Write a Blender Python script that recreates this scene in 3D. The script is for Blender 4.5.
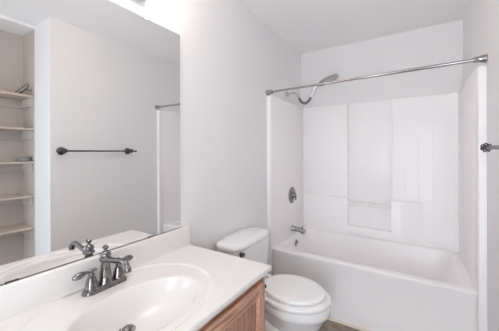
import bpy, bmesh, math, random
from mathutils import Vector, Matrix

for o in list(bpy.data.objects):
    bpy.data.objects.remove(o)
SC = bpy.context.scene
C = SC.collection
PI = math.pi

# ------------------------------------------------------------------ camera
CAM = Vector((1.157, 0.0, 1.377))
cd = bpy.data.cameras.new('camera')
cd.sensor_width = 36.0
cd.sensor_fit = 'HORIZONTAL'
cd.lens = 259.85 / 499 * 36
cd.shift_y = -12.8 / 499
cd.clip_start = 0.02
cam = bpy.data.objects.new('camera', cd)
C.objects.link(cam)
cam.location = CAM
cam.rotation_euler = (PI / 2, 0.0033, 0.5663)
SC.camera = cam

# ------------------------------------------------------------------ world, lights, exposure
W = bpy.data.worlds.new('hall_daylight')
SC.world = W
W.use_nodes = True
W.node_tree.nodes['Background'].inputs[0].default_value = (0.85, 0.92, 1.0, 1)
W.node_tree.nodes['Background'].inputs[1].default_value = 0.6
SC.view_settings.view_transform = 'Standard'
SC.view_settings.look = 'None'
SC.view_settings.exposure = 0.97
SC.cycles.max_bounces = 24
SC.cycles.diffuse_bounces = 16
SC.cycles.glossy_bounces = 8
SC.view_settings.gamma = 1.0
SC.view_settings.use_curve_mapping = False


def area(name, loc, rot, sx, sy, power, col):
    l = bpy.data.lights.new(name, 'AREA')
    l.shape = 'RECTANGLE'
    l.size, l.size_y, l.energy, l.color = sx, sy, power, col
    o = bpy.data.objects.new(name, l)
    o.location, o.rotation_euler = loc, rot
    C.objects.link(o)
    return o


DOOR_POWER = 16.0
LAMP_STRENGTH = 22.0
# daylight falling in through the open doorway behind the photographer
area('doorway_daylight', (1.19, -1.02, 1.05), (PI / 2, 0, 0), 0.72, 1.9, DOOR_POWER, (0.80, 0.90, 1.0))
LAMP_COL = (1.0, 0.875, 0.80, 1)

# ------------------------------------------------------------------ room numbers (metres)
XR = 1.524        # right wall
YB = 2.983       # wall behind the tub
H = 2.561        # ceiling
YC = 0.975       # corner where the right wall turns into the closet recess
XN = 1.858       # front of the shelf niche
XNB = 2.122      # back of the shelf niche
YD = -0.95       # wall with the doorway
YT = 2.128       # tub apron
ZT = 0.492       # tub rim
ZC = 0.83        # counter top
YV = 1.123       # right end of the counter
XC = 0.567       # front edge of the counter


# ------------------------------------------------------------------ materials
def mat(name, col, rough=0.5, metal=0.0, bump=None, var=None, coat=0.0, spec=0.5):
    m = bpy.data.materials.new(name)
    m.use_nodes = True
    nt = m.node_tree
    b = nt.nodes['Principled BSDF']
    b.inputs['Base Color'].default_value = (*col, 1)
    b.inputs['Roughness'].default_value = rough
    b.inputs['Metallic'].default_value = metal
    b.inputs['Coat Weight'].default_value = coat
    b.inputs['Specular IOR Level'].default_value = spec
    if var or bump:
        tc = nt.nodes.new('ShaderNodeTexCoord')
    if var:
        sc, amt, col2 = var
        n = nt.nodes.new('ShaderNodeTexNoise')
        n.inputs['Scale'].default_value = sc
        n.inputs['Detail'].default_value = 5
        nt.links.new(tc.outputs['Object'], n.inputs['Vector'])
        r = nt.nodes.new('ShaderNodeMapRange')
        r.inputs['From Min'].default_value = 0.35
        r.inputs['From Max'].default_value = 0.65
        r.inputs['To Max'].default_value = amt
        nt.links.new(n.outputs['Fac'], r.inputs['Value'])
        mx = nt.nodes.new('ShaderNodeMix')
        mx.data_type = 'RGBA'
        mx.inputs['A'].default_value = (*col, 1)
        mx.inputs['B'].default_value = (*col2, 1)
        nt.links.new(r.outputs['Result'], mx.inputs['Factor'])
        nt.links.new(mx.outputs['Result'], b.inputs['Base Color'])
    if bump:
        sc, st = bump
        n2 = nt.nodes.new('ShaderNodeTexNoise')
        n2.inputs['Scale'].default_value = sc
        n2.inputs['Detail'].default_value = 3
        nt.links.new(tc.outputs['Object'], n2.inputs['Vector'])
        bp = nt.nodes.new('ShaderNodeBump')
        bp.inputs['Strength'].default_value = st
        bp.inputs['Distance'].default_value = 0.002
        nt.links.new(n2.outputs['Fac'], bp.inputs['Height'])
        nt.links.new(bp.outputs['Normal'], b.inputs['Normal'])
    return m


def tile_mat(name, col, horiz):
    """White gloss fibreglass embossed with 4 1/4 inch square tiles; horiz = axis the rows run along."""
    m = mat(name, col, 0.27, spec=0.4)
    nt = m.node_tree
    b = nt.nodes['Principled BSDF']
    tc = nt.nodes.new('ShaderNodeTexCoord')
    sp = nt.nodes.new('ShaderNodeSeparateXYZ')
    nt.links.new(tc.outputs['Object'], sp.inputs[0])

    def groove(sock):
        d = nt.nodes.new('ShaderNodeMath'); d.operation = 'DIVIDE'; d.inputs[1].default_value = 0.108
        nt.links.new(sock, d.inputs[0])
        f = nt.nodes.new('ShaderNodeMath'); f.operation = 'PINGPONG'; f.inputs[1].default_value = 0.5
        nt.links.new(d.outputs[0], f.inputs[0])
        r = nt.nodes.new('ShaderNodeMapRange'); r.interpolation_type = 'SMOOTHSTEP'
        r.inputs['From Min'].default_value = 0.0
        r.inputs['From Max'].default_value = 0.045
        nt.links.new(f.outputs[0], r.inputs['Value'])
        return r.outputs['Result']
    g1 = groove(sp.outputs['X' if horiz == 'x' else 'Y'])
    g2 = groove(sp.outputs['Z'])
    mi = nt.nodes.new('ShaderNodeMath'); mi.operation = 'MINIMUM'
    nt.links.new(g1, mi.inputs[0]); nt.links.new(g2, mi.inputs[1])
    n = nt.nodes.new('ShaderNodeTexNoise'); n.inputs['Scale'].default_value = 14
    nt.links.new(tc.outputs['Object'], n.inputs['Vector'])
    ad = nt.nodes.new('ShaderNodeMath'); ad.operation = 'MULTIPLY_ADD'; ad.inputs[1].default_value = 1.6
    nt.links.new(n.outputs['Fac'], ad.inputs[0]); nt.links.new(mi.outputs[0], ad.inputs[2])
    bp = nt.nodes.new('ShaderNodeBump')
    bp.inputs['Strength'].default_value = 0.36
    bp.inputs['Distance'].default_value = 0.0025
    nt.links.new(ad.outputs[0], bp.inputs['Height'])
    nt.links.new(bp.outputs['Normal'], b.inputs['Normal'])
    return m


def oak(name, dark, light, axis):
    m = mat(name, light, 0.42, coat=0.15)
    nt = m.node_tree
    b = nt.nodes['Principled BSDF']
    tc = nt.nodes.new('ShaderNodeTexCoord')
    mp = nt.nodes.new('ShaderNodeMapping')
    s = [90, 90, 90]
    s['xyz'.index(axis)] = 5
    mp.inputs['Scale'].default_value = s
    nt.links.new(tc.outputs['Object'], mp.inputs['Vector'])
    n = nt.nodes.new('ShaderNodeTexNoise')
    n.inputs['Scale'].default_value = 1.0
    n.inputs['Detail'].default_value = 6
    n.inputs['Distortion'].default_value = 0.6
    nt.links.new(mp.outputs[0], n.inputs['Vector'])
    cr = nt.nodes.new('ShaderNodeValToRGB')
    cr.color_ramp.elements[0].position = 0.36
    cr.color_ramp.elements[0].color = (*dark, 1)
    cr.color_ramp.elements[1].position = 0.56
    cr.color_ramp.elements[1].color = (*light, 1)
    nt.links.new(n.outputs['Fac'], cr.inputs[0])
    nt.links.new(cr.outputs[0], b.inputs['Base Color'])
    bp = nt.nodes.new('ShaderNodeBump'); bp.inputs['Strength'].default_value = 0.15
    bp.inputs['Distance'].default_value = 0.001
    nt.links.new(n.outputs['Fac'], bp.inputs['Height'])
    nt.links.new(bp.outputs['Normal'], b.inputs['Normal'])
    return m


def emit(name, col, st):
    m = bpy.data.materials.new(name)
    m.use_nodes = True
    b = m.node_tree.nodes['Principled BSDF']
    b.inputs['Base Color'].default_value = (0.9, 0.9, 0.88, 1)
    b.inputs['Emission Color'].default_value = col
    b.inputs['Emission Strength'].default_value = st
    return m


M = dict(
    wall=mat('wall_paint', (0.81, 0.80, 0.80), 0.55, bump=(160, 0.12), spec=0.3),
    ceil=mat('ceiling_paint', (0.86, 0.855, 0.855), 0.8, bump=(90, 0.15), spec=0.2),
    trim=mat('trim_paint', (0.84, 0.84, 0.84), 0.35),
    shoe=mat('shoe_moulding', (0.72, 0.62, 0.52), 0.5),
    floor=mat('stone_vinyl', (0.34, 0.27, 0.22), 0.45, bump=(40, 0.2), var=(16, 0.9, (0.20, 0.155, 0.13))),
    shelf=mat('shelf_board', (0.52, 0.44, 0.37), 0.6),
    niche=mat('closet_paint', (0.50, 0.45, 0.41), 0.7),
    counter=mat('cultured_marble', (0.82, 0.79, 0.765), 0.14, coat=0.2, var=(5, 0.35, (0.84, 0.82, 0.80))),
    fibre=mat('gloss_fibreglass', (0.90, 0.88, 0.88), 0.28, spec=0.4),
    ceramic=mat('toilet_china', (0.86, 0.86, 0.86), 0.1, coat=0.3),
    plastic=mat('seat_plastic', (0.87, 0.86, 0.855), 0.22),
    nickel=mat('aged_nickel', (0.31, 0.295, 0.29), 0.2, 1.0, var=(70, 0.9, (0.15, 0.14, 0.14))),
    satin=mat('satin_steel', (0.40, 0.385, 0.375), 0.25, 1.0),
    brushed=mat('brushed_plate', (0.72, 0.70, 0.71), 0.42, 0.7),
    dull=mat('dull_chrome', (0.27, 0.26, 0.265), 0.3, 1.0),
    chrome=mat('chrome', (0.62, 0.61, 0.61), 0.14, 1.0),
    rubber=mat('dark_grip', (0.15, 0.135, 0.13), 0.4),
    head=mat('grey_spray_head', (0.36, 0.37, 0.365), 0.4, 0.5),
    nozzle=mat('spray_face', (0.10, 0.10, 0.10), 0.5),
    bronze=mat('dark_bronze', (0.11, 0.105, 0.11), 0.3, 0.9),
    black=mat('black_wire', (0.02, 0.02, 0.025), 0.45),
    lump=mat('grey_cloth', (0.22, 0.205, 0.20), 0.8),
    clip=mat('clear_clip', (0.75, 0.73, 0.70), 0.2),
    darkclip=mat('dark_clip_and_gap', (0.10, 0.09, 0.085), 0.4, 0.6),
    globe=emit('lit_globe', LAMP_COL, LAMP_STRENGTH),
    tile_x=tile_mat('embossed_tile_back', (0.90, 0.88, 0.88), 'x'),
    tile_y=tile_mat('embossed_tile_side', (0.90, 0.88, 0.88), 'y'),
    oak_h=oak('oak_rail', (0.36, 0.175, 0.115), (0.62, 0.36, 0.245), 'y'),
    oak_v=oak('oak_stile', (0.36, 0.175, 0.115), (0.62, 0.36, 0.245), 'z'),
    oak_p=oak('oak_panel', (0.30, 0.145, 0.10), (0.48, 0.275, 0.195), 'z'),
)
mm = bpy.data.materials.new('mirror_glass')
mm.use_nodes = True
b_ = mm.node_tree.nodes['Principled BSDF']
b_.inputs['Base Color'].default_value = (0.87, 0.88, 0.88, 1)
b_.inputs['Metallic'].default_value = 1.0
b_.inputs['Roughness'].default_value = 0.0
M['mirror'] = mm


# ------------------------------------------------------------------ mesh helpers (all in world metres)
def box(bm, x0, x1, y0, y1, z0, z1, bev=0.0, seg=2):
    r = bmesh.ops.create_cube(bm, size=1.0)
    vs = r['verts']
    for v in vs:
        v.co = Vector((x0 + (v.co.x + .5) * (x1 - x0), y0 + (v.co.y + .5) * (y1 - y0), z0 + (v.co.z + .5) * (z1 - z0)))
    if bev > 0:
        es = list({e for v in vs for e in v.link_edges})
        bmesh.ops.bevel(bm, geom=es, offset=bev, segments=seg, profile=0.5, affect='EDGES')


def loft(bm, rings, cap0=True, cap1=True, closed=True):
    """rings: lists of equally many points; quads between neighbours."""
    vr = [[bm.verts.new(p) for p in r] for r in rings]
    n = len(rings[0])
    for a, b in zip(vr, vr[1:]):
        for i in range(n if closed else n - 1):
            j = (i + 1) % n
            try:
                bm.faces.new((a[i], a[j], b[j], b[i]))
            except ValueError:
                pass
    if cap0:
        bm.faces.new(list(reversed(vr[0])))
    if cap1:
        bm.faces.new(vr[-1])
    return vr


def circle_ring(c, u, v, r, n, r2=None):
    r2 = r if r2 is None else r2
    return [c + u * (r * math.cos(2 * PI * i / n)) + v * (r2 * math.sin(2 * PI * i / n)) for i in range(n)]


def tube(bm, pts, rad, n=14, flat=None):
    """round bar along a polyline; rad a number or one per point; flat squeezes the second cross axis."""
    pts = [Vector(p) for p in pts]
    if not hasattr(rad, '__len__'):
        rad = [rad] * len(pts)
    t0 = (pts[1] - pts[0]).normalized()
    up = Vector((0, 0, 1)) if abs(t0.z) < 0.9 else Vector((1, 0, 0))
    u = t0.cross(up).normalized()
    rings = []
    for i, p in enumerate(pts):
        a = pts[max(i - 1, 0)]
        b = pts[min(i + 1, len(pts) - 1)]
        t = (b - a).normalized()
        u = (u - t * u.dot(t)).normalized()
        v = t.cross(u)
        rings.append(circle_ring(p, u, v, rad[i], n, rad[i] * (flat if flat else 1)))
    loft(bm, rings)


def spline(pts, k=6):
    """Catmull-Rom through the points."""
    pts = [Vector(p) for p in pts]
    P = [pts[0] * 2 - pts[1]] + pts + [pts[-1] * 2 - pts[-2]]
    out = []
    for i in range(1, len(P) - 2):
        for j in range(k):
            t = j / k
            a, b, c, d = P[i - 1], P[i], P[i + 1], P[i + 2]
            out.append(0.5 * ((2 * b) + (c - a) * t + (2 * a - 5 * b + 4 * c - d) * t * t + (3 * b - a - 3 * c + d) * t ** 3))
    out.append(pts[-1])
    return out


def lathe(bm, base, axis, prof, n=28):
    """prof: (radius, distance along axis) pairs."""
    base, axis = Vector(base), Vector(axis).normalized()
    up = Vector((0, 0, 1)) if abs(axis.z) < 0.9 else Vector((1, 0, 0))
    u = axis.cross(up).normalized()
    v = axis.cross(u)
    loft(bm, [circle_ring(base + axis * h, u, v, max(r, 1e-4), n) for r, h in prof])


def ell(cx, cy, ax, ay, z, n=48, p=2.0, egg=0.0):
    """ellipse / superellipse ring in a level plane; egg > 0 narrows the +x end."""
    out = []
    for i in range(n):
        a = 2 * PI * i / n
        c, s = math.cos(a), math.sin(a)
        x = math.copysign(abs(c) ** (2 / p), c)
        y = math.copysign(abs(s) ** (2 / p), s)
        out.append(Vector((cx + ax * x, cy + ay * y * (1 - egg * x), z)))
    return out


def rrect(x0, x1, y0, y1, z, r, n=6):
    out = []
    for cx, cy, a0 in ((x1 - r, y1 - r, 0), (x0 + r, y1 - r, 90), (x0 + r, y0 + r, 180), (x1 - r, y0 + r, 270)):
        for i in range(n + 1):
            a = math.radians(a0 + 90 * i / n)
            out.append(Vector((cx + r * math.cos(a), cy + r * math.sin(a), z)))
    return out


ROOT = {}


def obj(name, bm, m, parent=None, smooth=True, angle=40):
    off = ROOT[parent.name] if parent else Vector((0, 0, 0))
    bmesh.ops.recalc_face_normals(bm, faces=bm.faces[:])
    for v in bm.verts:
        v.co -= off
    me = bpy.data.meshes.new(name)
    bm.to_mesh(me)
    bm.free()
    me.materials.append(M[m])
    if smooth:
        for p in me.polygons:
            p.use_smooth = True
        me.set_sharp_from_angle(angle=math.radians(angle))
    o = bpy.data.objects.new(name, me)
    C.objects.link(o)
    if parent:
        o.parent = parent
    ROOT[o.name] = off
    return o


def tag(o, label, cat, group=None):
    o['label'], o['category'] = label, cat
    if group:
        o['group'] = group
    return o


def thing(name, loc, label, cat, group=None):
    o = bpy.data.objects.new(name, None)
    o.location = loc
    o.empty_display_size = 0.05
    C.objects.link(o)
    ROOT[o.name] = Vector(loc)
    return tag(o, label, cat, group)


def struct(name, m, *boxes):
    bm = bmesh.new()
    for b in boxes:
        box(bm, *b)
    o = obj(name, bm, m, smooth=False)
    o['kind'] = 'structure'
    return o


def copy_tree(o, parent=None):
    c = o.copy()
    C.objects.link(c)
    c.parent = parent
    ROOT[c.name] = ROOT[o.name]
    for ch in [k for k in C.objects if k.parent == o]:
        copy_tree(ch, c)
    return c


# ================================================================== THE SETTING
T = 0.1
struct('floor', 'floor', (-T, XNB + T, YD - T, YB + T, -0.1, 0))
struct('ceiling', 'ceil', (-T, XNB + T, YD - T, YB + T, H, H + 0.1))
struct('wall_left', 'wall', (-T, 0, YD - T, YB + T, 0, H))
struct('wall_back', 'wall', (0, XR, YB, YB + T, 0, H))
struct('wall_right', 'wall', (XR, XNB + T, YC, YB + T, 0, H))
NY0 = 0.12       # near end of the shelf niche
ZN = 2.535
struct('wall_closet', 'niche', (XNB, XNB + T, NY0, YC, 0, ZN), (XN, XNB, YC - .004, YC, 0, ZN))
struct('wall_entry', 'wall', (XN, XNB + T, YD, NY0, 0, H), (XN - .028, XNB + T, NY0, YC, ZN, H))
struct('wall_front', 'wall', (-T, 0.78, YD - T, YD, 0, H), (1.60, XNB + T, YD - T, YD, 0, H), (0.78, 1.60, YD - T, YD, 2.04, H))
struct('trim_1', 'trim', (0.71, 0.78, YD, YD + 0.018, 0, 2.11), (1.60, 1.67, YD, YD + 0.018, 0, 2.11), (0.78, 1.60, YD, YD + 0.018, 2.04, 2.11))
struct('baseboard_right', 'trim', (XR - 0.014, XR, YC, 2.08, 0, 0.085))
struct('baseboard_left', 'trim', (0, 0.014, YV, 2.08, 0, 0.085))
bm = bmesh.new()
ring = lambda x: [Vector((x, YT + .038, 0)), Vector((x, YT + .038, 0.016)), Vector((x, YT + .038 - .005, 0.0155)), Vector((x, YT + .038 - .012, 0.010)), Vector((x, YT + .038 - .014, 0.003)), Vector((x, YT + .038 - .014, 0))]
loft(bm, [ring(0.043), ring(XR - .043)])
o = obj('trim_2', bm, 'shoe')
o['kind'] = 'structure'

# ================================================================== BATHTUB AND SURROUND
XI0, XI1 = 0.042, XR - 0.042          # faces of the surround's side panels
YI = 2.946                       # face of its back panel
tub = thing('bathtub', (0.76, 2.57, 0), 'white fibreglass bathtub with flat apron, filling the alcove', 'bathtub')
bm = bmesh.new()
X0, X1 = 0.004, XR - .004


def tubring(ix0, ix1, iy0, iy1, z, r):
    return rrect(ix0, ix1, iy0, iy1, z, r, 8)


rings = [
    tubring(X0, X1, YT + 0.040, YB - .006, 0.0, 0.004),
    tubring(X0, X1, YT + 0.036, YB - .006, 0.085, 0.004),
    tubring(X0, X1, YT + 0.036, YB - .006, 0.105, 0.004),
    tubring(X0, X1, YT + 0.040, YB - .006, 0.130, 0.004),
    tubring(X0, X1, YT + 0.012, YB - .006, ZT - 0.03, 0.004),
    tubring(X0, X1, YT + 0.004, YB - .006, ZT - 0.012, 0.004),
    tubring(X0, X1, YT + 0.005, YB - .006, ZT - 0.004, 0.005),
    tubring(X0 + .004, X1 - .004, YT + 0.011, YB - .008, ZT, 0.006),
    tubring(0.080, 1.440, YT + 0.080, YB - 0.052, ZT, 0.07),
    tubring(0.086, 1.432, YT + 0.088, YB - 0.056, ZT - 0.004, 0.07),
    tubring(0.094, 1.420, YT + 0.095, YB - 0.064, ZT - 0.020, 0.08),
    tubring(0.110, 1.350, YT + 0.115, YB - 0.095, 0.26, 0.12),
    tubring(0.130, 1.270, YT + 0.135, YB - 0.125, 0.13, 0.13),
    tubring(0.180, 1.200, YT + 0.180, YB - 0.175, 0.09, 0.12),
    tubring(0.40, 1.00, YT + 0.30, YB - 0.30, 0.082, 0.08),
]
loft(bm, rings)
obj('tub_body', bm, 'fibre', tub)
bm = bmesh.new()
oc = Vector((0.1015, 2.572, 0.425))
oax = Vector((1, 0, -0.08)).normalized()
lathe(bm, oc - oax * 0.004, oax, [(0.036, 0), (0.036, 0.006), (0.033, 0.010), (0.012, 0.012), (0.010, 0.012)])
ov = obj('overflow_plate', bm, 'satin', tub)
ov['label'] = 'chrome overflow plate'
bm = bmesh.new()
tube(bm, [oc + Vector((0.008, 0, 0.006)), oc + Vector((0.022, 0, 0.016))], [0.006, 0.005])
obj('trip_lever', bm, 'rubber', ov)

sur = thing('tub_surround', (0.76, 2.8, ZT), 'white gloss tile-embossed surround wrapping the alcove above the tub', 'tub surround')
ZS = 1.905
G = 0.0015
# back panel: two tall fields beside a centre field, each a shallow raised plate
bm = bmesh.new()
box(bm, 0.005, 1.515, YI + 0.022, YB - 0.002, ZT + G, ZS, 0.004)
obj('back_panel', bm, 'tile_x', sur)
bm = bmesh.new()
box(bm, XI0 - .01, 0.5455, YI - 0.003, YI + 0.024, ZT + G, ZS - 0.001, 0.003)
obj('tile_field', bm, 'tile_x', sur)
bm = bmesh.new()
box(bm, 0.549, 0.9635, YI - 0.000, YI + 0.024, 0.868, ZS - 0.001, 0.003)
obj('tile_field', bm, 'tile_x', sur)
# right field, sweeping round into the side panel
bm = bmesh.new()
pr = [(0.964, YI - .0015), (1.12, YI - .0015), (1.24, YI - .002)] + [(1.26 + 0.235 * i / 10, YI - 0.0022 - 0.040 * (i / 10) ** 2) for i in range(11)]
prof = [Vector((x, y, 0)) for x, y in pr] + [Vector((1.495, YB - .01, 0)), Vector((0.964, YB - .01, 0))]
loft(bm, [[Vector((p.x, p.y, z)) for p in prof] for z in (ZT + G, ZS - 0.001)])
obj('tile_field', bm, 'tile_x', sur)
# lower soap-shelf swellings either side of a recess, fading out towards the corners
YL = YI - 0.034


def swell(xa, xb, ztop, ramp):
    bm = bmesh.new()
    ns = 16
    rg = []
    for i in range(ns + 1):
        a = i / ns
        x = xa + (xb - xa) * a
        k = ramp(a)
        y = YI + 0.004 - (0.004 + 0.034) * k
        c = 0.012 * k + 0.0005
        rg.append([Vector((x, YI + .024, ZT + G)), Vector((x, y - .012 * (1 - k), ZT + G)), Vector((x, y, ZT + .05)), Vector((x, y, ztop - c)), Vector((x, y + c * .3, ztop - c * .3)), Vector((x, y + c, ztop)), Vector((x, YI + .024, ztop + .002))])
    loft(bm, rg)
    obj('shelf_block', bm, 'fibre', sur)


rise = lambda t: (lambda q: q * q * (3 - 2 * q))(min(1, max(0, t)))
swell(XI0 - .005, 0.549, 0.889, lambda a: 0.25 + 0.75 * rise(a / 0.8))
swell(0.9605, 1.30, 0.903, lambda a: 1 - rise((a - 0.1) / 0.9))
bm = bmesh.new()
box(bm, 0.535, 0.975, YL + 0.001, YI + 0.024, ZT + G, 0.590, 0.010, 3)
obj('recess_sill', bm, 'fibre', sur)
bm = bmesh.new()
tube(bm, [(0.548, YL + 0.006, 0.834), (0.962, YL + 0.006, 0.834)], 0.0115)
obj('wash_cloth_bar', bm, 'plastic', sur)
# sides and front flanges
for nm, xa, xb, fl in (('left', 0.003, XI0, 0), ('right', XI1, XR - .003, 1)):
    bm = bmesh.new()
    box(bm, xa, xb, YT + 0.004, YB - .004, ZT + G, ZS, 0.004)
    obj('side_panel', bm, 'tile_y', sur)
for sgn, xw, yf in ((1, 0.0, YT - .012), (-1, XR, YT - .046)):
    bm = bmesh.new()
    pr = [(0.001, yf), (0.034, yf), (0.039, yf + .002), (0.0418, yf + .008), (0.042, YT + .003), (0.001, YT + .003)]
    loft(bm, [[Vector((xw + sgn * a, y, z)) for a, y in pr] for z in (0.001, 1.897)])
    obj('front_flange', bm, 'trim', sur)

# ------------------------------------------------------------------ shower valve, spout, shower head, rod
val = thing('shower_valve', (XI0, 2.60, 0.921), 'round chrome shower valve with single lever on the left tub wall', 'shower valve')
bm = bmesh.new()
lathe(bm, (XI0 + .0005, 2.60, 0.921), (1, 0, 0), [(0.088, 0), (0.088, 0.004), (0.082, 0.010), (0.060, 0.014), (0.034, 0.017), (0.030, 0.030)], 40)
obj('escutcheon', bm, 'dull', val)
bm = bmesh.new()
lathe(bm, (XI0 + .029, 2.60, 0.921), (1, 0, 0), [(0.027, 0), (0.026, 0.008), (0.020, 0.018), (0.008, 0.022)])
kn = obj('valve_handle', bm, 'nickel', val)
bm = bmesh.new()
tube(bm, spline([(XI0 + .040, 2.60, 0.921), (XI0 + .044, 2.598, 0.895), (XI0 + .046, 2.596, 0.872)]), [0.011] * 6 + [0.008] * 6 + [0.007])
obj('lever', bm, 'nickel', kn)

sp = thing('tub_spout', (XI0, 2.595, 0.56), 'stubby nickel tub spout below the shower valve', 'tub spout')
bm = bmesh.new()
tube(bm, [(XI0 + .0005, 2.595, 0.566), (XI0 + .012, 2.595, 0.566), (XI0 + .018, 2.595, 0.566), (XI0 + .05, 2.595, 0.565), (XI0 + .10, 2.595, 0.560), (XI0 + .135, 2.595, 0.552), (XI0 + .145, 2.595, 0.551)],
     [0.031, 0.031, 0.026, 0.025, 0.025, 0.027, 0.024], 20)
obj('spout_body', bm, 'satin', sp)
bm = bmesh.new()
lathe(bm, (XI0 + .120, 2.595, 0.538), (0, 0, -1), [(0.019, 0), (0.019, 0.008), (0.015, 0.010)])
obj('outlet', bm, 'nickel', sp)
bm = bmesh.new()
lathe(bm, (XI0 + .118, 2.595, 0.572), (0, 0, 1), [(0.006, 0), (0.005, 0.016), (0.009, 0.019), (0.008, 0.027), (0.002, 0.029)])
obj('diverter_knob', bm, 'nickel', sp)

sh = thing('overhead_shower', (0, 2.57, 2.0), 'grey oval shower head on a swooping arm above the surround', 'shower head')
bm = bmesh.new()
lathe(bm, (0.0005, 2.57, 2.0), (1, 0, 0), [(0.034, 0), (0.033, 0.006), (0.022, 0.014), (0.014, 0.02)])
obj('wall_flange', bm, 'chrome', sh)
bm = bmesh.new()
tube(bm, spline([(0.012, 2.57, 2.0), (0.06, 2.57, 2.008), (0.105, 2.57, 2.002), (0.145, 2.57, 1.945), (0.160, 2.57, 1.923)]), 0.0105)
obj('shower_arm', bm, 'chrome', sh)
bm = bmesh.new()
pp = spline([(0.140, 2.57, 1.945), (0.162, 2.57, 1.907), (0.190, 2.57, 1.886), (0.220, 2.57, 1.887), (0.248, 2.57, 1.910), (0.266, 2.57, 1.940)], 8)
tube(bm, pp, [0.0142 + 0.0016 * math.sin(i * 1.6) for i in range(len(pp))])
obj('flexible_grip', bm, 'rubber', sh)
bm = bmesh.new()
tube(bm, spline([(0.258, 2.57, 1.928), (0.290, 2.57, 1.985), (0.320, 2.57, 2.040), (0.345, 2.57, 2.058)]), [0.0105] * 6 + [0.013] * 13)
obj('handle_pipe', bm, 'chrome', sh)
hc, hd = Vector((0.440, 2.57, 2.088)), Vector((0.95, 0.0, 0.31)).normalized()
hq = Vector((-0.31, 0, 0.95)).normalized()
hn = (hq * math.cos(0.38) + Vector((0, -1, 0)) * math.sin(0.38)).normalized()
hy = hn.cross(hd)
bm = bmesh.new()
loft(bm, [circle_ring(hc + hn * h, hd, hy, r, 40, r * 0.8) for r, h in
          ((0.098, -0.020), (0.106, -0.014), (0.108, -0.004), (0.104, 0.008), (0.092, 0.018), (0.068, 0.027), (0.036, 0.032), (0.008, 0.033))])
hb = obj('head_shell', bm, 'head', sh)
bm = bmesh.new()
loft(bm, [circle_ring(hc + hn * h, hd, hy, r, 40, r * 0.8) for r, h in ((0.088, -0.018), (0.088, -0.023), (0.080, -0.025))])
obj('spray_plate', bm, 'nozzle', hb)

rod = thing('shower_curtain_rod', (0.76, 2.105, 1.937), 'bare steel curtain rod spanning the tub opening', 'curtain rod')
RA, RB = Vector((0.0, 2.122, 1.934)), Vector((XR, 2.076, 1.938))
RD = (RB - RA).normalized()
bm = bmesh.new()
tube(bm, [RA + RD * .02, RA + RD * .80], 0.0092, 18)
obj('inner_tube', bm, 'satin', rod)
bm = bmesh.new()
tube(bm, [RA + RD * .798, RA + RD * .80, RB - RD * .02], [0.0100, 0.0110, 0.0110], 18)
obj('outer_tube', bm, 'satin', rod)
for e, sg in ((RA, 1), (RB, -1)):
    bm = bmesh.new()
    lathe(bm, e + Vector((sg * .0006, 0, 0)), (sg, 0, 0), [(0.024, 0), (0.025, 0.004), (0.0235, 0.008), (0.020, 0.030), (0.0165, 0.052), (0.018, 0.055), (0.017, 0.060), (0.013, 0.062)])
    obj('end_cap', bm, 'satin', rod)

# ================================================================== VANITY
XF = 0.535       # face frame
van = thing('vanity_cabinet', (0.27, 0.6, 0), 'oak vanity cabinet with recessed-panel doors under the white counter', 'cabinet')
Y0V, Y1V = 0.095, 1.100
ZU = 0.8025
bm = bmesh.new()
box(bm, 0.004, XF - .02, Y0V, Y0V + .016, 0.0, ZU)
obj('side_panel', bm, 'oak_v', van, smooth=False)
bm = bmesh.new()
box(bm, 0.004, XF - .02, Y1V - .016, Y1V, 0.0, ZU)
obj('side_panel', bm, 'oak_v', van, smooth=False)
bm = bmesh.new()
box(bm, 0.004, XF - .02, Y0V + .016, Y1V - .016, 0.10, 0.115)
obj('bottom_panel', bm, 'oak_h', van, smooth=False)
bm = bmesh.new()
box(bm, 0.004, 0.010, Y0V + .016, Y1V - .016, 0.115, ZU)
obj('back_panel', bm, 'oak_v', van, smooth=False)
bm = bmesh.new()
box(bm, 0.44, 0.455, Y0V + .016, Y1V - .016, 0.0, 0.10)
obj('toe_kick', bm, 'oak_h', van, smooth=False)
YM = (Y0V + Y1V) / 2
for a, b in ((Y0V, Y0V + .045), (YM - .025, YM + .025), (Y1V - .045, Y1V)):
    bm = bmesh.new()
    box(bm, XF - .02, XF, a, b, 0.10, ZU, 0.001, 1)
    obj('frame_stile', bm, 'oak_v', van)
for a, b in ((0.10, 0.145), (ZU - .05, ZU)):
    bm = bmesh.new()
    box(bm, XF - .0195, XF - .0004, Y0V + .04, Y1V - .04, a, b, 0.001, 1)
    obj('frame_rail', bm, 'oak_h', van)


def door(y0, y1, z0, z1):
    x0, x1 = XF + .0005, XF + .0195
    w = 0.058
    d = None
    bm = bmesh.new()
    # recessed panel with a dark groove round it: a sunk plate
    box(bm, x0, x0 + .008, y0 + w - .012, y1 - w + .012, z0 + w - .012, z1 - w + .012)
    d = obj('door', bm, 'oak_p', van, smooth=False)
    for a, b in ((y0, y0 + w), (y1 - w, y1)):
        bm = bmesh.new()
        box(bm, x0, x1, a, b, z0, z1, 0.004, 3)
        obj('door_stile', bm, 'oak_v', d)
    for a, b in ((z0, z0 + w), (z1 - w, z1)):
        bm = bmesh.new()
        box(bm, x0, x1 - .0003, y0 + w - .004, y1 - w + .004, a, b, 0.004, 3)
        obj('door_rail', bm, 'oak_h', d)
    # small bead inside the frame
    bm = bmesh.new()
    e = 0.007
    for a in ((y0 + w - .002, y0 + w + e, z0 + w, z1 - w), (y1 - w - e, y1 - w + .002, z0 + w, z1 - w)):
        box(bm, x0 + .006, x0 + .013, *a, 0.002, 2)
    for a in ((y0 + w, y1 - w, z0 + w - .002, z0 + w + e), (y0 + w, y1 - w, z1 - w - e, z1 - w + .002)):
        box(bm, x0 + .006, x0 + .013, *a, 0.002, 2)
    obj('door_bead', bm, 'oak_h', d)


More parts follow.
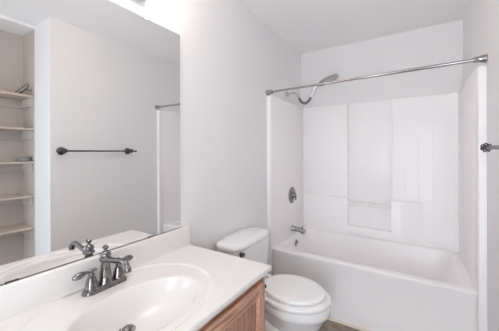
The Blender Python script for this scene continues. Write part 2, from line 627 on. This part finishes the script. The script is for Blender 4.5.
door(YM + .012, Y1V - .018, 0.125, 0.768)
door(Y0V + .018, YM - .012, 0.125, 0.768)

# ---- countertop with the basin moulded in
SX, SY = 0.322, 0.580
AX, AY = 0.155, 0.238
DX, DR = 0.236, 0.580


def bowl_r(x, y):
    r = 0.5
    for _ in range(24):
        cx = DX + (SX - DX) * min(r, 1.5)
        r = math.hypot((x - cx) / AX, (y - SY) / AY) * 0.5 + r * 0.5
    return r


def sstep(a, b, t):
    t = min(1, max(0, (t - a) / (b - a)))
    return t * t * (3 - 2 * t)


DISH = 0.0055


def top_z(x, y):
    z = ZC
    q = math.hypot((x - 0.262) / 0.262, (y - SY) / 0.338)
    z -= DISH * (1 - sstep(0.97, 1.015, q))
    r = bowl_r(x, y)
    if r < 1.12:
        if r < 1:
            d = 0.112 * (1 - r ** 2.8) ** 0.75 + 0.004
        else:
            d = 0.004
        z -= d * (1 - sstep(1.0, 1.06, r)) if r >= 1 else d
    return z


ct = thing('vanity_countertop', (0.28, 0.6, ZC), 'cream moulded countertop with an oval basin built in', 'countertop')
bm = bmesh.new()
y0, y1 = 0.082, YV
x0, x1 = 0.003, XC
NX, NY = 120, 220
ins = 0.006
g = []
for i in range(NX + 1):
    row = []
    for j in range(NY + 1):
        x = x0 + (x1 - ins - x0) * i / NX
        y = y0 + ins + (y1 - y0 - 2 * ins) * j / NY
        row.append(bm.verts.new((x, y, top_z(x, y))))
    g.append(row)
for i in range(NX):
    for j in range(NY):
        bm.faces.new((g[i][j], g[i + 1][j], g[i + 1][j + 1], g[i][j + 1]))
# rounded outer edge, dropping to the underside
edge = [g[i][0] for i in range(NX + 1)] + [g[NX][j] for j in range(1, NY + 1)] + [g[i][NY] for i in range(NX - 1, -1, -1)]
prev = edge
for off, dz in ((0.0035, -0.0012), (0.0055, -0.004), (0.006, -0.008), (0.006, -0.022), (0.003, -0.0265), (-0.012, -0.027)):
    cur = []
    for v in edge:
        x, y = v.co.x, v.co.y
        nx = x + off if x > x1 - ins - 1e-5 else x
        ny = y
        if y < y0 + ins + 1e-5:
            ny = y - off
        elif y > y1 - ins - 1e-5:
            ny = y + off
        cur.append(bm.verts.new((nx, ny, ZC + dz)))
    for a in range(len(edge) - 1):
        bm.faces.new((prev[a], prev[a + 1], cur[a + 1], cur[a]))
    prev = cur
obj('counter_slab', bm, 'counter', ct, angle=60)
bm = bmesh.new()
rr = lambda y: [Vector((0.0015, y, ZC - .001)), Vector((0.024, y, ZC - .001)), Vector((0.021, y, ZC + .006)), Vector((0.019, y, ZC + .014)), Vector((0.0185, y, 0.932)), Vector((0.016, y, 0.938)), Vector((0.011, y, 0.941)), Vector((0.0015, y, 0.941))]
loft(bm, [rr(y0), rr(y1 - .004), [p + Vector((-0.002 if p.x > .01 else 0, 0.004, 0)) for p in rr(y1 - .004)]])
obj('backsplash', bm, 'counter', ct)
bm = bmesh.new()
zd = top_z(DX, DR)
lathe(bm, (DX, DR, zd - .002), (0, 0, 1), [(0.031, 0), (0.031, 0.003), (0.027, 0.006), (0.022, 0.005), (0.020, 0.002)])
dr = obj('drain_ring', bm, 'satin', ct)
dr['label'] = 'metal drain in the basin floor'
bm = bmesh.new()
lathe(bm, (DX, DR, zd), (0, 0, 1), [(0.018, 0), (0.018, 0.005), (0.014, 0.009), (0.002, 0.011)])
obj('drain_stopper', bm, 'nickel', dr)

# ---- faucet
ZF = ZC - DISH
fx, fy = 0.074, 0.588
fa = thing('basin_faucet', (fx, fy, ZF), 'aged nickel two-handle faucet standing behind the basin', 'faucet')
bm = bmesh.new()


def stad(w, l, z, n=14):
    out = []
    for c, a0 in ((l, 0), (-l, 180)):
        for i in range(n + 1):
            a = math.radians(a0 + 180 * i / n)
            out.append(Vector((fx + w * math.cos(a), fy + c + w * math.sin(a), z)))
    return out


loft(bm, [stad(0.029, 0.061, ZF + .0006), stad(0.029, 0.061, ZF + .005), stad(0.026, 0.061, ZF + .012), stad(0.021, 0.059, ZF + .019), stad(0.012, 0.058, ZF + .021)])
obj('base_plate', bm, 'nickel', fa)
bm = bmesh.new()
lathe(bm, (fx, fy, ZF + .018), (0, 0, 1), [(0.027, 0), (0.0265, 0.007), (0.0225, 0.012), (0.0215, 0.03), (0.0185, 0.060), (0.0165, 0.083), (0.018, 0.088), (0.0235, 0.093), (0.0240, 0.099), (0.019, 0.104), (0.0215, 0.112), (0.0205, 0.121), (0.013, 0.129), (0.006, 0.132)])
obj('column', bm, 'nickel', fa)
bm = bmesh.new()
lathe(bm, (fx, fy, ZF + .147), (0, 0, 1), [(0.007, 0), (0.0045, 0.004), (0.0045, 0.007), (0.010, 0.010), (0.0125, 0.016), (0.010, 0.021), (0.005, 0.024), (0.0035, 0.026), (0.001, 0.028)])
obj('finial', bm, 'nickel', fa)
bm = bmesh.new()
sp_ = spline([(fx + .006, fy, ZF + .118), (fx + .035, fy, ZF + .119), (fx + .070, fy, ZF + .123), (fx + .108, fy, ZF + .131), (fx + .138, fy, ZF + .128), (fx + .153, fy, ZF + .114), (fx + .156, fy, ZF + .098)], 5)
n_ = len(sp_)
tube(bm, sp_, [0.0115 - 0.0015 * (i / n_) + (0.0035 if i > n_ - 6 else 0) for i in range(n_)], 18)
obj('spout', bm, 'nickel', fa)
for s in (-1, 1):
    hy0 = fy + s * 0.056
    bm = bmesh.new()
    lathe(bm, (fx, hy0, ZF + .017), (0, 0, 1), [(0.0245, 0), (0.0245, 0.005), (0.023, 0.010), (0.0205, 0.024), (0.0160, 0.040), (0.0110, 0.048), (0.0125, 0.052), (0.0125, 0.055), (0.009, 0.058), (0.008, 0.062)])
    bell = obj('handle_base', bm, 'nickel', fa)
    bm = bmesh.new()
    zl = ZF + .017 + .069
    pts = [(fx, hy0 - s * .022, zl + .002), (fx, hy0 - s * .017, zl + .002), (fx, hy0 - s * .010, zl), (fx, hy0, zl), (fx, hy0 + s * .010, zl), (fx, hy0 + s * .018, zl), (fx, hy0 + s * .030, zl - .001), (fx, hy0 + s * .044, zl - .003), (fx, hy0 + s * .057, zl - .004), (fx, hy0 + s * .066, zl - .005), (fx, hy0 + s * .070, zl - .005)]
    tube(bm, pts, [0.002, 0.0070, 0.005, 0.0100, 0.006, 0.006, 0.0105, 0.0130, 0.0115, 0.006, 0.001], 16)
    obj('lever', bm, 'nickel', bell)

# ---- toilet paper holder on the far side of the vanity
tp = thing('toilet_paper_holder', (0.50, Y1V, 0.70), 'dark bronze holder peeking past the far side of the vanity', 'paper holder')
for x in (0.372, 0.512):
    bm = bmesh.new()
    lathe(bm, (x, Y1V + .0005, 0.700), (0, 1, 0), [(0.017, 0), (0.017, 0.005), (0.008, 0.012), (0.007, 0.038), (0.011, 0.044), (0.011, 0.054), (0.004, 0.058)])
    obj('post', bm, 'bronze', tp)
bm = bmesh.new()
tube(bm, [(0.372, Y1V + .048, 0.700), (0.512, Y1V + .048, 0.700)], 0.006)
obj('roller', bm, 'bronze', tp)

# ---- mirror and its clips
mi = thing('wall_mirror', (0, 0.57, 0.944), 'large frameless mirror resting on the backsplash', 'mirror')
bm = bmesh.new()
box(bm, 0.0012, 0.0062, 0.085, 1.062, 0.9445, 2.0635, 0.0012, 1)
obj('mirror_glass', bm, 'mirror', mi, smooth=False)
for y, z, s, k in ((0.835, 2.0635, 1, 'clip'), (0.31, 2.0635, 1, 'clip'), (0.31, 0.9445, -1, 'darkclip'), (0.86, 0.9445, -1, 'darkclip')):
    bm = bmesh.new()
    if s > 0:
        box(bm, 0.0005, 0.0095, y - .012, y + .012, z + .0005, z + .016, 0.002)
        box(bm, 0.0065, 0.0105, y - .012, y + .012, z - .010, z + .014, 0.0015)
    else:
        box(bm, 0.0065, 0.0090, y - .018, y + .018, z + .0005, z + .0035, 0.0008)
        box(bm, 0.0065, 0.0090, y - .018, y - .014, z - .004, z + .002, 0.0008)
    obj('mirror_clip', bm, k, mi)

bm = bmesh.new()
box(bm, 0.0012, 0.0063, 0.085, 1.062, 0.9428, 0.9441)
obj('dark_gap_strip', bm, 'darkclip', mi, smooth=False)  # dark strip added to draw the dark gap between glass and backsplash

bm = bmesh.new()
box(bm, 0.0012, 0.0066, 1.0625, 1.070, 0.9445, 2.0635, 0.001, 1)
obj('edge_strip', bm, 'trim', mi, smooth=False)

# ---- light bar above the mirror
lb = thing('vanity_light', (0, 0.60, 2.15), 'nickel light bar on the wall above the mirror', 'light fixture')
bm = bmesh.new()
box(bm, 0.0005, 0.028, 0.36, 0.826, 2.136, 2.235, 0.008, 3)
obj('back_plate', bm, 'brushed', lb)
for y in (0.42, 0.59, 0.76):
    bm = bmesh.new()
    tube(bm, spline([(0.026, y, 2.17), (0.07, y, 2.172), (0.135, y, 2.185), (0.145, y, 2.215)]), 0.008)
    arm = obj('lamp_arm', bm, 'satin', lb)
    bm = bmesh.new()
    lathe(bm, (0.145, y, 2.205), (0, 0, 1), [(0.018, 0), (0.024, 0.006), (0.024, 0.03), (0.02, 0.034)])
    obj('socket', bm, 'satin', arm)
    bm = bmesh.new()
    bmesh.ops.create_uvsphere(bm, u_segments=24, v_segments=16, radius=0.052, matrix=Matrix.Translation((0.145, y, 2.285)))
    obj('glass_globe', bm, 'globe', arm)

# ================================================================== TOILET
TY = 1.622
to = thing('toilet', (0.36, TY, 0), 'white two-piece toilet with closed lid between vanity and tub', 'toilet')
bm = bmesh.new()
ty = 1.575
rings = [rrect(0.030, 0.185, ty - .19, ty + .19, 0.395, 0.05), rrect(0.022, 0.195, ty - .205, ty + .205, 0.44, 0.05), rrect(0.018, 0.205, ty - .222, ty + .222, 0.58, 0.05), rrect(0.016, 0.210, ty - .230, ty + .230, 0.734, 0.05), rrect(0.03, 0.196, ty - .216, ty + .216, 0.7355, 0.04)]
loft(bm, rings)
tank = obj('tank', bm, 'ceramic', to)
bm = bmesh.new()


def lidring(d, z):
    return [Vector((max(p.x, 0.010), p.y, z)) for p in ell(0.110, ty, 0.112 - d, 0.246 - d, z, 64, 3.6)]


loft(bm, [lidring(0.012, 0.7365), lidring(0.003, 0.740), lidring(0, 0.746), lidring(0, 0.760), lidring(0.004, 0.769), lidring(0.014, 0.776), lidring(0.04, 0.780)])
obj('tank_lid', bm, 'ceramic', to)
bm = bmesh.new()
lathe(bm, (0.2095, 1.382, 0.722), (1, 0, 0), [(0.016, 0), (0.016, 0.004), (0.010, 0.008), (0.010, 0.016), (0.013, 0.018), (0.013, 0.026), (0.005, 0.028)])
lv = obj('flush_knob', bm, 'bronze', to)
lv['label'] = 'dark flush handle'
bm = bmesh.new()
tube(bm, spline([(0.230, 1.382, 0.722), (0.236, 1.347, 0.720), (0.238, 1.312, 0.714)]), [0.006] * 6 + [0.008] * 7)
obj('flush_lever', bm, 'bronze', lv)
bm = bmesh.new()
BX = 0.474
rings = [ell(0.38, TY, 0.235, 0.105, 0.0, 56, 2.6), ell(0.38, TY, 0.235, 0.105, 0.02, 56, 2.6), ell(0.38, TY, 0.222, 0.095, 0.04, 56, 2.5),
         ell(0.385, TY, 0.205, 0.088, 0.11, 56, 2.4), ell(0.395, TY, 0.205, 0.096, 0.18, 56, 2.3), ell(0.42, TY, 0.222, 0.125, 0.25, 56, 2.2),
         ell(BX - .020, TY, 0.214, 0.150, 0.30, 56, 2.1), ell(BX - .004, TY, 0.226, 0.176, 0.345, 56, 2.05), ell(BX, TY, 0.234, 0.186, 0.358, 56), ell(BX, TY, 0.240, 0.192, 0.366, 56), ell(BX, TY, 0.243, 0.195, 0.385, 56), ell(BX, TY, 0.240, 0.192, 0.412, 56), ell(BX, TY, 0.232, 0.184, 0.417, 56), ell(BX, TY, 0.10, 0.10, 0.418, 56)]
loft(bm, rings)
box(bm, 0.035, 0.30, TY - .115, TY + .115, 0.26, 0.394, 0.03, 4)
obj('bowl', bm, 'ceramic', to)
bm = bmesh.new()
for s in (-1, 1):
    tube(bm, spline([(0.19, TY + s * .078, 0.10), (0.25, TY + s * .098, 0.21), (0.34, TY + s * .105, 0.235), (0.43, TY + s * .098, 0.17), (0.47, TY + s * .088, 0.06), (0.47, TY + s * .088, 0.01)]), 0.042, 16)
obj('trapway', bm, 'ceramic', to)


def slab(cx, ax, ay, z0, z1, r, egg=0.04):
    bm = bmesh.new()
    rg = [(r, z0), (r * .3, z0 + r * .3), (0, z0 + r)] + [(0, z1 - r), (r * .3, z1 - r * .3), (r, z1), (r + .03, z1 + .0025), (r + .09, z1 + .004)]
    loft(bm, [ell(cx, TY, ax - d, ay - d, z, 56, 2.0, egg) for d, z in rg])
    return bm


obj('seat', slab(BX + .002, 0.240, 0.199, 0.4195, 0.449, 0.011), 'plastic', to)
obj('seat_lid', slab(BX - .006, 0.212, 0.174, 0.4555, 0.480, 0.009), 'plastic', to)
for s in (-1, 1):
    bm = bmesh.new()
    box(bm, 0.215, 0.262, TY + s * .075 - .018, TY + s * .075 + .018, 0.418, 0.474, 0.007, 3)
    obj('seat_hinge', bm, 'plastic', to)

# ================================================================== TOWEL BAR ON THE RIGHT WALL
tb = thing('towel_bar', (XR, 1.365, 1.395), 'dark bronze towel bar with round end mounts, empty, on the wall right of the tub', 'towel bar')
ZBR, XB = 1.398, XR - .072
YA, YZ = 1.056, 1.692
for y, s in ((YA, -1), (YZ, 1)):
    bm = bmesh.new()
    lathe(bm, (XR - .0005, y, ZBR), (-1, 0, 0), [(0.035, 0), (0.035, 0.004), (0.032, 0.008), (0.026, 0.010), (0.022, 0.013), (0.014, 0.016), (0.009, 0.024), (0.008, 0.056), (0.011, 0.060), (0.010, 0.068), (0.008, 0.080), (0.003, 0.083)])
    p = obj('mount', bm, 'bronze', tb)
    bm = bmesh.new()
    for k in range(7):                      # twisted basket
        pts = []
        for i in range(13):
            a = i / 12
            r = 0.0045 + 0.0165 * math.sin(PI * a)
            th = 2 * PI * k / 7 + 1.5 * a
            pts.append((XB + r * math.cos(th), y - 0.022 + 0.044 * a, ZBR + r * math.sin(th)))
        tube(bm, pts, 0.0030, 8)
    obj('basket', bm, 'bronze', p)
    bm = bmesh.new()
    lathe(bm, (XB, y + s * .020, ZBR), (0, s, 0), [(0.007, 0), (0.009, 0.003), (0.007, 0.006), (0.0065, 0.028), (0.0095, 0.032), (0.0095, 0.040), (0.003, 0.045)])
    obj('finial', bm, 'bronze', p)
bm = bmesh.new()
tube(bm, [(XB, YA - .018, ZBR), (XB, YZ + .018, ZBR)], 0.0075, 16)
obj('bar', bm, 'bronze', tb)

# ================================================================== CLOSET NICHE: five shelves on cleats
SHZ = (1.918, 1.612, 1.303, 0.985, 0.690)
names = ('topmost closet shelf, holding a black wire loop, seen in the mirror',
         'bare closet shelf second from the top, seen in the mirror',
         'closet shelf third from the top, with a low grey bundle, seen in the mirror',
         'bare closet shelf fourth from the top, seen in the mirror',
         'lowest closet shelf visible in the mirror, just above the counter')


def shelf(z):
    s = thing('closet_shelf', (XNB, 0.55, z), 'shelf', 'shelf', 'closet shelves seen in the mirror')
    bm = bmesh.new()
    box(bm, XN + .004, XNB - .001, NY0 + .001, YC - .005, z - .018, z, 0.002, 1)
    obj('board', bm, 'shelf', s, smooth=False)
    for a in ((XNB - .019, XNB - .001, NY0 + .002, YC - .006), (XN + .030, XNB - .0195, YC - .024, YC - .005), (XN + .030, XNB - .0195, NY0 + .001, NY0 + .019)):
        bm = bmesh.new()
        box(bm, *a, z - .100, z - .0185, 0.002, 1)
        obj('cleat', bm, 'niche', s, smooth=False)
    return s


first = shelf(SHZ[0])
first['label'] = names[0]
for z, n in list(zip(SHZ, names))[1:]:
    c = copy_tree(first)
    c.location.z = z
    c['label'] = n

bm = bmesh.new()
zt_ = SHZ[0]
tube(bm, spline([(1.925, 0.838, zt_ + .004), (1.915, 0.852, zt_ + .014), (1.905, 0.895, zt_ + .065), (1.90, 0.930, zt_ + .104), (1.90, 0.944, zt_ + .100), (1.905, 0.935, zt_ + .070), (1.91, 0.905, zt_ + .036), (1.915, 0.870, zt_ + .010), (1.90, 0.880, zt_ + .004), (1.885, 0.905, zt_ + .036), (1.88, 0.930, zt_ + .052), (1.882, 0.950, zt_ + .040), (1.885, 0.962, zt_ + .060)]), 0.0030, 8)
tag(obj('wire_loop', bm, 'black'), 'thin black wire loop lying on the topmost closet shelf', 'wire')
bm = bmesh.new()
z3 = SHZ[2]
loft(bm, [ell(1.925, 0.910, 0.055 * k, 0.055 * k, z3 + h, 32, 2.3) for k, h in ((0.9, 0.0008), (1.0, 0.008), (0.98, 0.02), (0.85, 0.033), (0.55, 0.042), (0.2, 0.045))])
tag(obj('cloth_bundle', bm, 'lump'), 'low grey rounded bundle on the third closet shelf', 'bundle')
